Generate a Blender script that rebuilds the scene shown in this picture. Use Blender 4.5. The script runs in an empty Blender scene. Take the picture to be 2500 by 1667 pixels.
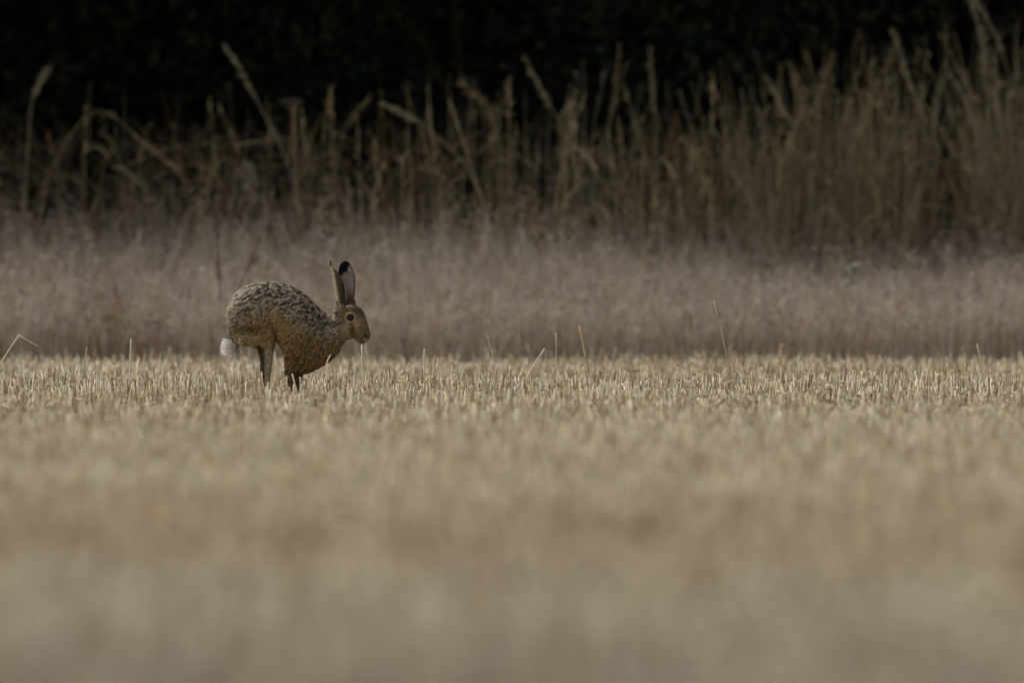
import bpy, math
import numpy as np
from mathutils import noise as mnoise, Vector, kdtree

# ------------------------------------------------------------------ camera, sky, sun, exposure
SC = bpy.context.scene
COL = SC.collection
F = 2500 * 600 / 36.0          # focal length in photo pixels
CAM_H = 0.53                   # camera height over the field
HOR = 600.0                    # photo row of the horizon
D0 = 58.0                      # distance of the hare

cam = bpy.data.cameras.new('camera')
cam.lens = 600; cam.sensor_width = 36; cam.sensor_fit = 'HORIZONTAL'
cam.clip_start = 0.5; cam.clip_end = 3000
cam.dof.use_dof = True; cam.dof.focus_distance = D0 + 0.8; cam.dof.aperture_fstop = 6.0
cam_o = bpy.data.objects.new('camera', cam); COL.objects.link(cam_o)
cam_o.location = (0, 0, CAM_H)
cam_o.rotation_euler = (math.radians(90) - math.atan((833.5 - HOR) / F), 0, 0)
SC.camera = cam_o

SUN_EL, SUN_AZ = 48.0, -58.0   # high, from beyond the hedge, to the left
w = bpy.data.worlds.new('World'); SC.world = w; w.use_nodes = True
nt = w.node_tree; nt.nodes.clear()
sky = nt.nodes.new('ShaderNodeTexSky'); sky.sky_type = 'NISHITA'; sky.sun_disc = False
sky.sun_elevation = math.radians(SUN_EL); sky.sun_rotation = math.radians(SUN_AZ)
sky.dust_density = 6.0; sky.air_density = 1.0; sky.ozone_density = 1.0
hs = nt.nodes.new('ShaderNodeHueSaturation'); hs.inputs['Saturation'].default_value = 0.30
bg = nt.nodes.new('ShaderNodeBackground'); bg.inputs['Strength'].default_value = 0.088
wo = nt.nodes.new('ShaderNodeOutputWorld')
nt.links.new(sky.outputs[0], hs.inputs['Color']); nt.links.new(hs.outputs[0], bg.inputs[0])
nt.links.new(bg.outputs[0], wo.inputs[0])

sun = bpy.data.lights.new('sun', 'SUN'); sun.energy = 1.3; sun.angle = math.radians(20)
sun.color = (1.0, 0.97, 0.92)
sun_o = bpy.data.objects.new('sun', sun); COL.objects.link(sun_o)
ce = math.cos(math.radians(SUN_EL))
sdir = Vector((math.sin(math.radians(SUN_AZ)) * ce, math.cos(math.radians(SUN_AZ)) * ce, math.sin(math.radians(SUN_EL))))
sun_o.rotation_euler = (-sdir).to_track_quat('-Z', 'Y').to_euler()
sun_o.location = (0, 0, 30)

SC.view_settings.view_transform = 'Standard'; SC.view_settings.look = 'None'
SC.view_settings.gamma = 1.0; SC.view_settings.exposure = 0.95
SC.cycles.use_denoising = True
SC.cycles.max_bounces = 6; SC.cycles.diffuse_bounces = 3; SC.cycles.transmission_bounces = 3
SC.cycles.caustics_reflective = False; SC.cycles.caustics_refractive = False

rng = np.random.default_rng(7)

# ------------------------------------------------------------------ helpers
def at(px, py, Y):
    """photo pixel + known distance -> point"""
    return np.array([(px - 1250.0) * Y / F, Y, CAM_H - (py - HOR) * Y / F])

def xat(px, Y):
    return (px - 1250.0) * Y / F

def vnoise(P, scale, off=0.0):
    P = np.asarray(P, float) * scale + off
    return np.array([mnoise.noise(Vector(p)) for p in P])

def vnoise_fast(x, y, scale, seed=0):
    """cheap smooth 2-D value noise, vectorised, about -1..1"""
    x = np.asarray(x, float) * scale + 91.7 * seed; y = np.asarray(y, float) * scale - 37.3 * seed
    xi = np.floor(x).astype(np.int64); yi = np.floor(y).astype(np.int64)
    fx = x - xi; fy = y - yi; fx = fx * fx * (3 - 2 * fx); fy = fy * fy * (3 - 2 * fy)
    def h(a, b):
        n = (a * 374761393 + b * 668265263 + seed * 1442695) & 0x7fffffff
        n = ((n ^ (n >> 13)) * 1274126177) & 0x7fffffff
        return ((n ^ (n >> 16)) & 0xffff) / 32767.5 - 1
    return ((h(xi, yi) * (1 - fx) + h(xi + 1, yi) * fx) * (1 - fy) + (h(xi, yi + 1) * (1 - fx) + h(xi + 1, yi + 1) * fx) * fy)

def mesh_np(name, V, faces_list, C=None, smooth=False):
    """faces_list: list of int arrays (n,k); C: per-vertex linear colour"""
    me = bpy.data.meshes.new(name)
    V = np.asarray(V, np.float32)
    me.vertices.add(len(V)); me.vertices.foreach_set('co', V.ravel())
    loops = np.concatenate([f.ravel() for f in faces_list]).astype(np.int32)
    tot = np.concatenate([np.full(len(f), f.shape[1], np.int32) for f in faces_list])
    start = np.concatenate([[0], np.cumsum(tot)[:-1]]).astype(np.int32)
    me.loops.add(len(loops)); me.loops.foreach_set('vertex_index', loops)
    me.polygons.add(len(tot)); me.polygons.foreach_set('loop_start', start); me.polygons.foreach_set('loop_total', tot)
    if smooth: me.polygons.foreach_set('use_smooth', np.ones(len(tot), bool))
    me.update(calc_edges=True)
    if C is not None:
        a = me.color_attributes.new('Col', 'FLOAT_COLOR', 'POINT')
        C4 = np.ones((len(V), 4), np.float32); C4[:, :3] = C
        a.data.foreach_set('color', C4.ravel())
    return me

def obj(name, me, mat, parent=None):
    o = bpy.data.objects.new(name, me); COL.objects.link(o)
    me.materials.append(mat)
    if parent is not None: o.parent = parent
    return o

def tag(o, label=None, cat=None, group=None, kind=None):
    if label: o['label'] = label
    if cat: o['category'] = cat
    if group: o['group'] = group
    if kind: o['kind'] = kind
    return o

def thing(name, loc, label, cat, group=None):
    o = bpy.data.objects.new(name, None); COL.objects.link(o)
    o.location = loc; o.empty_display_size = 0.1
    return tag(o, label, cat, group)

def norm(a):
    return a / np.maximum(np.linalg.norm(a, axis=-1, keepdims=True), 1e-9)

def tubes(P, R, sides, C, cap=True, ref=None):
    """P (N,K,3) centre lines, R (N,K) radii, C (N,K,3) colours. sides=2 -> flat ribbons."""
    P = np.asarray(P, float); N, K, _ = P.shape
    T = np.gradient(P, axis=1); T = norm(T)
    if ref is None:
        a = rng.uniform(0, 2 * np.pi, N); ref = np.stack([np.cos(a), np.sin(a), 0.12 * np.ones(N)], 1)
    U = norm(np.cross(T, ref[:, None, :])); W = np.cross(T, U)
    n = sides
    ang = np.arange(n) / n * 2 * np.pi
    V = P[:, :, None, :] + R[:, :, None, None] * (np.cos(ang)[None, None, :, None] * U[:, :, None, :] + np.sin(ang)[None, None, :, None] * W[:, :, None, :])
    Cv = np.repeat(C[:, :, None, :], n, axis=2)
    idx = np.arange(N * K * n).reshape(N, K, n)
    fs = []
    rngj = range(1) if n == 2 else range(n)
    for j in rngj:
        j2 = (j + 1) % n
        fs.append(np.stack([idx[:, :-1, j], idx[:, :-1, j2], idx[:, 1:, j2], idx[:, 1:, j]], -1).reshape(-1, 4))
    fl = [np.concatenate(fs)]
    if cap and n > 2: fl.append(idx[:, -1, :].reshape(-1, n))
    return V.reshape(-1, 3), fl, Cv.reshape(-1, 3)

class MB:
    def __init__(s): s.V = []; s.F = {}; s.C = []; s.n = 0
    def add(s, V, fl, C):
        for f in fl: s.F.setdefault(f.shape[1], []).append(f + s.n)
        s.V.append(V); s.C.append(C); s.n += len(V)
    def mesh(s, name, smooth=False):
        return mesh_np(name, np.concatenate(s.V), [np.concatenate(f) for f in s.F.values()], np.concatenate(s.C), smooth)

def lin(r, g, b):
    c = np.array([r, g, b], float) / 255
    return np.where(c <= 0.04045, c / 12.92, ((c + 0.055) / 1.055) ** 2.4)

# ------------------------------------------------------------------ materials
def mat_attr(name, rough=0.7, transl=0.0, spec=0.25, nscale=60.0, namp=0.35, sheen=0.0):
    m = bpy.data.materials.new(name); m.use_nodes = True
    t = m.node_tree; t.nodes.clear()
    out = t.nodes.new('ShaderNodeOutputMaterial')
    p = t.nodes.new('ShaderNodeBsdfPrincipled'); p.inputs['Roughness'].default_value = rough
    p.inputs['Specular IOR Level'].default_value = spec
    if sheen: p.inputs['Sheen Weight'].default_value = sheen
    at_ = t.nodes.new('ShaderNodeAttribute'); at_.attribute_name = 'Col'
    tc = t.nodes.new('ShaderNodeTexCoord')
    nz = t.nodes.new('ShaderNodeTexNoise'); nz.inputs['Scale'].default_value = nscale; nz.inputs['Detail'].default_value = 3
    mr = t.nodes.new('ShaderNodeMapRange'); mr.inputs['From Min'].default_value = 0.3; mr.inputs['From Max'].default_value = 0.7
    mr.inputs['To Min'].default_value = 1 - namp; mr.inputs['To Max'].default_value = 1 + namp * 0.6
    mx = t.nodes.new('ShaderNodeMix'); mx.data_type = 'RGBA'; mx.blend_type = 'MULTIPLY'; mx.inputs['Factor'].default_value = 1
    t.links.new(tc.outputs['Object'], nz.inputs['Vector']); t.links.new(nz.outputs[0], mr.inputs[0])
    t.links.new(at_.outputs['Color'], mx.inputs['A']); t.links.new(mr.outputs[0], mx.inputs['B'])
    t.links.new(mx.outputs['Result'], p.inputs['Base Color'])
    last = p.outputs[0]
    if transl > 0:
        tr = t.nodes.new('ShaderNodeBsdfTranslucent'); t.links.new(mx.outputs['Result'], tr.inputs['Color'])
        ms = t.nodes.new('ShaderNodeMixShader'); ms.inputs[0].default_value = transl
        t.links.new(p.outputs[0], ms.inputs[1]); t.links.new(tr.outputs[0], ms.inputs[2]); last = ms.outputs[0]
    t.links.new(last, out.inputs['Surface'])
    return m

M_STRAW = mat_attr('straw', 0.65, 0.0, 0.2, 40, 0.28)
M_DRY = mat_attr('dry_grass', 0.75, 0.25, 0.15, 25, 0.25)
M_LEAF = mat_attr('hedge_leaf', 0.8, 0.10, 0.08, 4, 0.45)
M_BARK = mat_attr('bark', 0.9, 0.0, 0.1, 30, 0.5)
M_HARE = mat_attr('hare_skin', 0.9, 0.0, 0.08, 160, 0.30)
M_FUR = mat_attr('hare_fur', 0.8, 0.0, 0.12, 120, 0.15)

def mat_ground():
    m = bpy.data.materials.new('field_soil'); m.use_nodes = True
    t = m.node_tree; p = t.nodes['Principled BSDF']; p.inputs['Roughness'].default_value = 0.95
    p.inputs['Specular IOR Level'].default_value = 0.1
    tc = t.nodes.new('ShaderNodeTexCoord')
    n1 = t.nodes.new('ShaderNodeTexNoise'); n1.inputs['Scale'].default_value = 55; n1.inputs['Detail'].default_value = 8
    n2 = t.nodes.new('ShaderNodeTexNoise'); n2.inputs['Scale'].default_value = 0.5; n2.inputs['Detail'].default_value = 4
    r1 = t.nodes.new('ShaderNodeValToRGB')
    r1.color_ramp.elements[0].position = 0.38; r1.color_ramp.elements[0].color = (0.15, 0.118, 0.082, 1)
    r1.color_ramp.elements[1].position = 0.60; r1.color_ramp.elements[1].color = (0.34, 0.285, 0.205, 1)
    mr = t.nodes.new('ShaderNodeMapRange'); mr.inputs['To Min'].default_value = 0.75; mr.inputs['To Max'].default_value = 1.15
    mx = t.nodes.new('ShaderNodeMix'); mx.data_type = 'RGBA'; mx.blend_type = 'MULTIPLY'; mx.inputs['Factor'].default_value = 1
    bp = t.nodes.new('ShaderNodeBump'); bp.inputs['Strength'].default_value = 0.6; bp.inputs['Distance'].default_value = 0.02
    for n in (n1, n2): t.links.new(tc.outputs['Object'], n.inputs['Vector'])
    t.links.new(n1.outputs[0], r1.inputs[0]); t.links.new(n2.outputs[0], mr.inputs[0])
    t.links.new(r1.outputs[0], mx.inputs['A']); t.links.new(mr.outputs[0], mx.inputs['B'])
    t.links.new(mx.outputs['Result'], p.inputs['Base Color'])
    t.links.new(n1.outputs[0], bp.inputs['Height']); t.links.new(bp.outputs[0], p.inputs['Normal'])
    return m

def mat_eye():
    m = bpy.data.materials.new('hare_eye'); m.use_nodes = True
    p = m.node_tree.nodes['Principled BSDF']
    t = m.node_tree
    tc = t.nodes.new('ShaderNodeTexCoord')
    sp = t.nodes.new('ShaderNodeTexGradient'); sp.gradient_type = 'SPHERICAL'
    mp = t.nodes.new('ShaderNodeMapping'); mp.inputs['Location'].default_value = (0, 0.0125, 0); mp.inputs['Scale'].default_value = (90, 90, 90)
    mp.vector_type = 'TEXTURE'
    mp.inputs['Location'].default_value = (0, -0.0125, 0); mp.inputs['Scale'].default_value = (0.013, 0.013, 0.013)
    rp = t.nodes.new('ShaderNodeValToRGB')
    rp.color_ramp.elements[0].position = 0.15; rp.color_ramp.elements[0].color = (0.035, 0.018, 0.008, 1)
    rp.color_ramp.elements[1].position = 0.45; rp.color_ramp.elements[1].color = (0.004, 0.003, 0.003, 1)
    t.links.new(tc.outputs['Object'], mp.inputs[0]); t.links.new(mp.outputs[0], sp.inputs[0])
    t.links.new(sp.outputs[0], rp.inputs[0]); t.links.new(rp.outputs[0], p.inputs['Base Color'])
    p.inputs['Roughness'].default_value = 0.06; p.inputs['Specular IOR Level'].default_value = 0.35
    return m
M_EYE = mat_eye()

# ------------------------------------------------------------------ ground (one sheet to the horizon)
g = 900.0
xs = np.concatenate([[-g, -200, -60, -20], np.linspace(-8, 8, 41), [20, 60, 200, g]])
ys = np.concatenate([[-g, -200, -40], np.linspace(0, 90, 181), [110, 200, 400, g]])
X, Yg = np.meshgrid(xs, ys)
def ground_z(x, y):
    return 0.012 * vnoise_fast(x, y, 1.3, 3) + 0.006 * vnoise_fast(x, y, 3.1, 4)
Z = np.where((np.abs(X) < 9) & (Yg > 1) & (Yg < 89), ground_z(X, Yg), 0) - 0.006
idx = np.arange(X.size).reshape(X.shape)
Fq = np.stack([idx[:-1, :-1], idx[:-1, 1:], idx[1:, 1:], idx[1:, :-1]], -1).reshape(-1, 4)
gr = obj('ground', mesh_np('ground', np.stack([X, Yg, Z], -1).reshape(-1, 3), [Fq], smooth=True), mat_ground())
tag(gr, 'bare straw littered soil of the harvested field', 'ground', kind='structure')

# ------------------------------------------------------------------ stubble
FIELD_END = 72.6
OFF = 3.6                      # the margin, grass and hedge begin behind the stubble
def field_pts(n, y0, y1, extra):
    """points spread evenly in the strip the lens can see, plus a margin at each side"""
    out = []
    while sum(len(o) for o in out) < n:
        y = rng.uniform(y0, y1, n); wmax = 0.03 * y1 + extra
        x = rng.uniform(-wmax, wmax, n)
        k = np.abs(x) < 0.03 * y + extra
        out.append(np.stack([x[k], y[k]], 1))
    return np.concatenate(out)[:n]

STRAW_PALE = lin(204, 194, 170); STRAW_GOLD = lin(184, 166, 130); STRAW_GREY = lin(178, 168, 148); STRAW_BROWN = lin(138, 112, 74)
def straw_colours(x, y, n):
    big = vnoise_fast(x, y, 0.33, 11) + 0.5 * vnoise_fast(x, y, 0.8, 12)
    u = rng.uniform(0, 1, n)
    c = np.where((u < 0.5)[:, None], STRAW_PALE, np.where((u < 0.78)[:, None], STRAW_GOLD, np.where((u < 0.85)[:, None], STRAW_GREY, STRAW_BROWN)))
    c = c * rng.uniform(0.72, 1.08, n)[:, None]
    t = np.clip(0.5 + 0.45 * big, 0, 1)[:, None]
    # a strip of browner straw across the field and darker, greyer straw this side of it
    wob = 2.6 * vnoise_fast(x, y, 0.45, 14)
    br = np.exp(-((y + wob - 29.5) / 3.2) ** 2)[:, None]; gy = np.clip((28 - y - wob) / 9, 0, 1)[:, None]
    c = c * (1 - br * np.array([0.17, 0.22, 0.28])) * (1 - gy * np.array([0.25, 0.22, 0.16]))
    return c * (np.array([0.88, 0.83, 0.76]) * (1 - t) + np.array([1.04, 1.03, 1.02]) * t)

def stubble(n, y0, y1, extra, hmean, rad, tuft=0.014):
    p = field_pts(n // 4, y0, y1, extra)
    # each plant stands as a small tuft of cut tillers
    p = np.repeat(p, 4, 0) + rng.normal(0, tuft, (4 * len(p), 2)); n = len(p)
    # drilled rows, loosely kept
    k = rng.uniform(0, 1, n) < 0.6
    ang = 0.28; u = p[:, 0] * math.cos(ang) + p[:, 1] * math.sin(ang)
    k = np.repeat(k[::4], 4); du = np.repeat((np.round(u / 0.125) * 0.125 - u)[::4], 4) + np.repeat(rng.normal(0, 0.02, n // 4), 4)
    p[k, 0] += (du * math.cos(ang))[k]; p[k, 1] += (du * math.sin(ang))[k]
    p = p[p[:, 1] < FIELD_END + 0.25 * vnoise_fast(p[:, 0], 0 * p[:, 0], 1.1, 21)]
    n = len(p); x, y = p.T
    h = np.clip(rng.normal(hmean, 0.017, n) * (1 + 0.14 * vnoise_fast(x, y, 1.6, 5)), 0.02, 0.12)
    h = np.where(rng.uniform(0, 1, n) < 0.025, h * rng.uniform(1.15, 1.55, n), h)
    # pressed down a little along the hare's track
    h = h * (1 - 0.30 * np.exp(-(((x - xat(725, D0)) / 0.30) ** 2 + ((y - D0 + 0.7) / 1.3) ** 2)))
    a = rng.uniform(0, 2 * np.pi, n); tilt = np.abs(rng.normal(0, 0.13, n))
    tilt = np.where(rng.uniform(0, 1, n) < 0.08, rng.uniform(0.3, 0.9, n), tilt)
    d = np.stack([np.cos(a) * np.sin(tilt), np.sin(a) * np.sin(tilt), np.cos(tilt)], 1)
    b = np.stack([x, y, ground_z(x, y) - 0.012], 1)
    P = np.stack([b, b + d * (h * 0.55)[:, None], b + d * h[:, None] + np.array([0, 0, -0.003])], 1)
    P[:, 1] += rng.normal(0, 0.0025, (n, 3))
    r = rng.uniform(0.75, 1.25, n)[:, None] * rad * np.array([1.05, 1.0, 0.95])
    c = straw_colours(x, y, n)
    C = np.stack([c * 0.9, c, c * 1.05], 1)
    return tubes(P, r, 3, C)

def litter(n, y0, y1, extra, rad):
    """cut straw lying and leaning in the stubble, plus shredded leaf"""
    p = field_pts(n, y0, y1, extra); x, y = p.T
    L = rng.uniform(0.03, 0.14, n); a = rng.uniform(0, 2 * np.pi, n); tl = rng.normal(0.1, 0.22, n)
    d = np.stack([np.cos(a) * np.cos(tl), np.sin(a) * np.cos(tl), np.sin(tl)], 1)
    m = np.stack([x, y, rng.uniform(0.004, 0.032, n)], 1)
    P = np.stack([m - d * L[:, None] / 2, m, m + d * L[:, None] / 2], 1)
    P[:, 1, 2] += 0.006
    P[..., 2] = np.maximum(P[..., 2], 0.002)
    r = rng.uniform(0.6, 1.5, n)[:, None] * rad * np.ones(3)
    c = straw_colours(x, y, n)
    return tubes(P, r, 2, np.repeat(c[:, None], 3, 1))

mb = MB()
mb.add(*stubble(58000, 46, 73.0, 1.6, 0.060, 0.0022))
mb.add(*stubble(95000, 16, 46, 1.3, 0.058, 0.0018, 0.03))
mb.add(*stubble(7000, 3, 18, 1.0, 0.056, 0.0025))
st = obj('stubble', mb.mesh('stubble'), M_STRAW)
tag(st, 'short cut pale straw stubble covering the field', 'stubble', kind='stuff')
mb = MB()
mb.add(*litter(15000, 40, 72.4, 1.6, 0.0022))
mb.add(*litter(9000, 10, 40, 1.2, 0.0026))
li = obj('straw_litter', mb.mesh('straw_litter'), M_STRAW)
tag(li, 'loose broken straw and chaff lying among the stubble', 'straw', kind='stuff')

# ------------------------------------------------------------------ weedy margin: hazy dry grass between field and hedge
MAUVE = lin(180, 168, 154); MAUVE_D = lin(134, 118, 106); TAN = lin(176, 150, 108); GREYG = lin(150, 146, 128); RUST = lin(110, 78, 56)
def margin_height(x, y):
    px = 1250 + x * F / y
    t = np.clip((y - 69.2 - OFF) / 5.0, 0, 1)
    top = 0.70 - 0.16 * np.clip(px / 2500, 0, 1) + 0.11 * vnoise_fast(x, y, 0.9, 31) + 0.08 * vnoise_fast(x, y, 2.7, 32)
    return (0.30 + (top - 0.30) * t ** 0.8)

def margin_grass(n):
    y = 69.0 + OFF + 6.2 * rng.uniform(0, 1, n) ** 1.1; x = rng.uniform(-1, 1, n) * (0.03 * y + 2.2)
    y += 0.2 * vnoise_fast(x, y * 0, 1.3, 33)
    h = margin_height(x, y) * np.where(rng.uniform(0, 1, n) < 0.06, rng.uniform(1.05, 1.35, n), rng.uniform(0.5, 1.05, n))
    a = rng.uniform(0, 2 * np.pi, n); ln = np.abs(rng.normal(0.12, 0.22, n)) * h
    b = np.stack([x, y, np.full(n, -0.01)], 1); d = np.stack([np.cos(a), np.sin(a), 0 * a], 1)
    ts = np.array([0, 0.4, 0.75, 1.0])
    P = b[:, None] + d[:, None] * (ln[:, None] * ts ** 2.2)[..., None] + np.array([0, 0, 1.0]) * (h[:, None] * (ts - 0.12 * (ln / h)[:, None] * ts ** 3))[..., None]
    P[:, 1:3] += rng.normal(0, 0.008, (n, 2, 3)) * np.array([1, 1, 0])
    r = rng.uniform(0.5, 1.4, n)[:, None] * 0.0017 * np.array([1.1, 1, 0.7, 0.25])
    u = rng.uniform(0, 1, n)[:, None]
    c = np.where(u < 0.55, MAUVE, np.where(u < 0.75, MAUVE_D, np.where(u < 0.88, TAN, np.where(u < 0.95, GREYG, RUST))))
    c = c * rng.uniform(0.7, 1.1, n)[:, None]
    bn = np.clip(0.5 * (vnoise_fast(x, y, 1.4, 35) + 0.6 * vnoise_fast(x, y, 3.3, 36)) - 0.1, 0, 0.6)[:, None]
    c = c * (1 - bn) + RUST * bn
    return P, tubes(P, r, 2, np.repeat(c[:, None], 4, 1)), c

mb = MB()
P, t_, mc = margin_grass(70000); mb.add(*t_)
# airy seed heads: fine branchlets near the top of a share of the stems
k = rng.choice(len(P), 20000, replace=False); Q = P[k]; nb = 11
f = rng.uniform(0.0, 1.0, (len(k), nb)); base = Q[:, 2][:, None] * (1 - f)[..., None] + Q[:, 3][:, None] * f[..., None]
a = rng.uniform(0, 2 * np.pi, f.shape); L = rng.uniform(0.02, 0.06, f.shape) * (1.15 - 0.7 * f)
d = np.stack([np.cos(a) * 0.75, np.sin(a) * 0.75, rng.uniform(0.1, 0.9, f.shape)], -1)
B = base.reshape(-1, 3); E = (base + d * L[..., None]).reshape(-1, 3)
c = np.repeat((np.where(rng.uniform(0, 1, len(k))[:, None] < 0.7, MAUVE * 1.05, mc[k]) * rng.uniform(0.75, 1.12, len(k))[:, None])[:, None], nb, 1).reshape(-1, 3)
mb.add(*tubes(np.stack([B, E], 1), np.repeat(np.array([[0.0006, 0.0016]]), len(B), 0), 2, np.repeat(c[:, None], 2, 1)))
mg = obj('margin_grass', mb.mesh('margin_grass'), M_DRY)
tag(mg, 'hazy mauve brown dry grass along the field edge', 'grass', kind='stuff')

# ------------------------------------------------------------------ tall dead grass in front of the hedge
PXC = np.array([-400, 0, 300, 600, 900, 1150, 1400, 1600, 1800, 2100, 2500, 3000.])
PTOP = np.array([330, 330, 320, 290, 270, 230, 210, 260, 220, 170, 130, 120.])
PDEN = np.array([0.12, 0.12, 0.11, 0.16, 0.22, 0.29, 0.33, 0.42, 0.75, 1.1, 1.4, 1.4])
def tall_grass(n, y0, y1, seed):
    y = rng.uniform(y0, y1, n); x = rng.uniform(-1, 1, n) * (0.03 * y + 1.8)
    px = 1250 + x * F / y
    clump = np.clip(0.55 + 0.7 * vnoise_fast(x, y, 2.6, seed) + 0.5 * vnoise_fast(x, y, 6.0, seed + 1), 0, 1.3)
    keep = rng.uniform(0, 1.3, n) < np.interp(px, PXC, PDEN) * clump
    x, y, px = x[keep], y[keep], px[keep]; n = len(x)
    top = CAM_H + (HOR - np.interp(px, PXC, PTOP)) * y / F
    h = top * np.clip(rng.normal(0.78, 0.17, n), 0.3, 1.12)
    a = rng.uniform(0, 2 * np.pi, n); ln = np.abs(rng.normal(0.05, 0.19, n)) * h
    droop = np.where(rng.uniform(0, 1, n) < 0.25, rng.uniform(0.2, 0.9, n), 0.05)
    d = np.stack([np.cos(a), 0.6 * np.sin(a), 0 * a], 1); b = np.stack([x, y, np.full(n, -0.01)], 1)
    ts = np.linspace(0, 1, 6)
    out = ln[:, None] * ts ** 1.6 + (droop * 0.16)[:, None] * np.clip(ts - 0.7, 0, 1) ** 1.5 * 6 * 0.5
    up = h[:, None] * ts - (droop * 0.10)[:, None] * np.clip(ts - 0.72, 0, 1) ** 2 * 12
    P = b[:, None] + d[:, None] * out[..., None] + np.array([0, 0, 1.0]) * up[..., None]
    r = rng.uniform(0.7, 1.3, n)[:, None] * 0.0029 * np.array([1.15, 1.05, 1, 0.9, 0.7, 0.4])
    u = rng.uniform(0, 1, n)[:, None]
    c = np.where(u < 0.6, lin(198, 179, 136), np.where(u < 0.8, lin(188, 175, 148), lin(150, 122, 86))) * rng.uniform(0.65, 1.1, n)[:, None]
    m = MB(); m.add(*tubes(P, r, 3, np.repeat(c[:, None], 6, 1)))
    # narrow seed heads
    q = np.where(rng.uniform(0, 1, n) < 0.6)[0]; nb = 9
    f = rng.uniform(0, 1, (len(q), nb)); s0 = P[q][:, 4]; s1 = P[q][:, 5]
    bb = s0[:, None] * (1 - f)[..., None] + s1[:, None] * f[..., None]
    tdir = norm(s1 - s0)[:, None] * np.ones((1, nb, 1)) + rng.normal(0, 0.35, (len(q), nb, 3))
    ee = bb + norm(tdir) * rng.uniform(0.02, 0.05, (len(q), nb, 1))
    PP = np.stack([bb, bb * 0.5 + ee * 0.5, ee], 2).reshape(-1, 3, 3)
    cc = np.repeat(c[q] * 1.1, nb, 0)
    m.add(*tubes(PP, np.repeat(np.array([[0.001, 0.0028, 0.0006]]), len(PP), 0), 2, np.repeat(cc[:, None], 3, 1)))
    # hanging leaf blades
    q = np.repeat(np.arange(n), 2); nl = len(q)
    f = rng.uniform(0.15, 0.75, nl) * 5; i0 = f.astype(int); fr = (f - i0)[:, None]
    s = P[q, i0] * (1 - fr) + P[q, i0 + 1] * fr
    a = rng.uniform(0, 2 * np.pi, nl); L = rng.uniform(0.10, 0.32, nl)
    dd = np.stack([np.cos(a), np.sin(a), 0 * a], 1); ts = np.linspace(0, 1, 5); curl = rng.uniform(0.3, 1.5, nl)
    P2 = s[:, None] + dd[:, None] * (L[:, None] * 0.55 * ts)[..., None] + np.array([0, 0, 1.0]) * (L[:, None] * (0.9 * ts - curl[:, None] * ts ** 2))[..., None]
    P2[..., 2] = np.maximum(P2[..., 2], 0.01)
    r2 = rng.uniform(0.6, 1.2, nl)[:, None] * 0.0036 * np.array([0.7, 1.1, 1.0, 0.7, 0.15])
    c2 = np.repeat((c[q] * rng.uniform(0.75, 1.1, nl)[:, None])[:, None], 5, 1)
    m.add(*tubes(P2, r2, 2, c2))
    return m
m = tall_grass(11500, 74.2 + OFF, 77.0 + OFF, 41)
tg = obj('tall_grass', m.mesh('tall_grass'), M_DRY)
tag(tg, 'mass of tall tan dead grass growing before the dark hedge', 'grass', kind='stuff')

# dark tangle of dead weed stems low behind the margin
def tangle(n):
    y = rng.uniform(73.6, 77.2, n) + OFF; x = rng.uniform(-1, 1, n) * (0.03 * y + 1.8)
    k = rng.uniform(0, 1, n) < 0.55 + 0.6 * vnoise_fast(x, y, 1.7, 51); x, y = x[k], y[k]; n = len(x)
    z = 0.05 + 0.95 * rng.uniform(0, 1, n) ** 1.5; L = rng.uniform(0.1, 0.35, n)
    a = rng.uniform(0, 2 * np.pi, n); e = rng.normal(0.7, 0.5, n)
    d = np.stack([np.cos(a) * np.cos(e), np.sin(a) * np.cos(e), np.sin(e)], 1)
    b = np.stack([x, y, z], 1); ts = np.linspace(0, 1, 4)
    P = b[:, None] + d[:, None] * (L[:, None] * ts)[..., None] - np.array([0, 0, 1.0]) * (L[:, None] * rng.uniform(0, 0.7, n)[:, None] * ts ** 2)[..., None]
    P[..., 2] = np.maximum(P[..., 2], 0.0)
    r = rng.uniform(0.5, 1.6, n)[:, None] * 0.0019 * np.array([1, 1, 0.8, 0.3])
    u = rng.uniform(0, 1, n)[:, None]
    c = np.where(u < 0.35, lin(104, 82, 66), np.where(u < 0.7, lin(138, 122, 102), np.where(u < 0.82, lin(96, 98, 78), lin(176, 158, 124)))) * rng.uniform(0.6, 1.1, n)[:, None]
    return tubes(P, r, 2, np.repeat(c[:, None], 4, 1))
mb = MB(); mb.add(*tangle(30000))
tn = obj('weed_tangle', mb.mesh('weed_tangle'), M_DRY)
tag(tn, 'low brown tangle of dead weeds at the hedge foot', 'weeds', kind='stuff')

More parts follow.
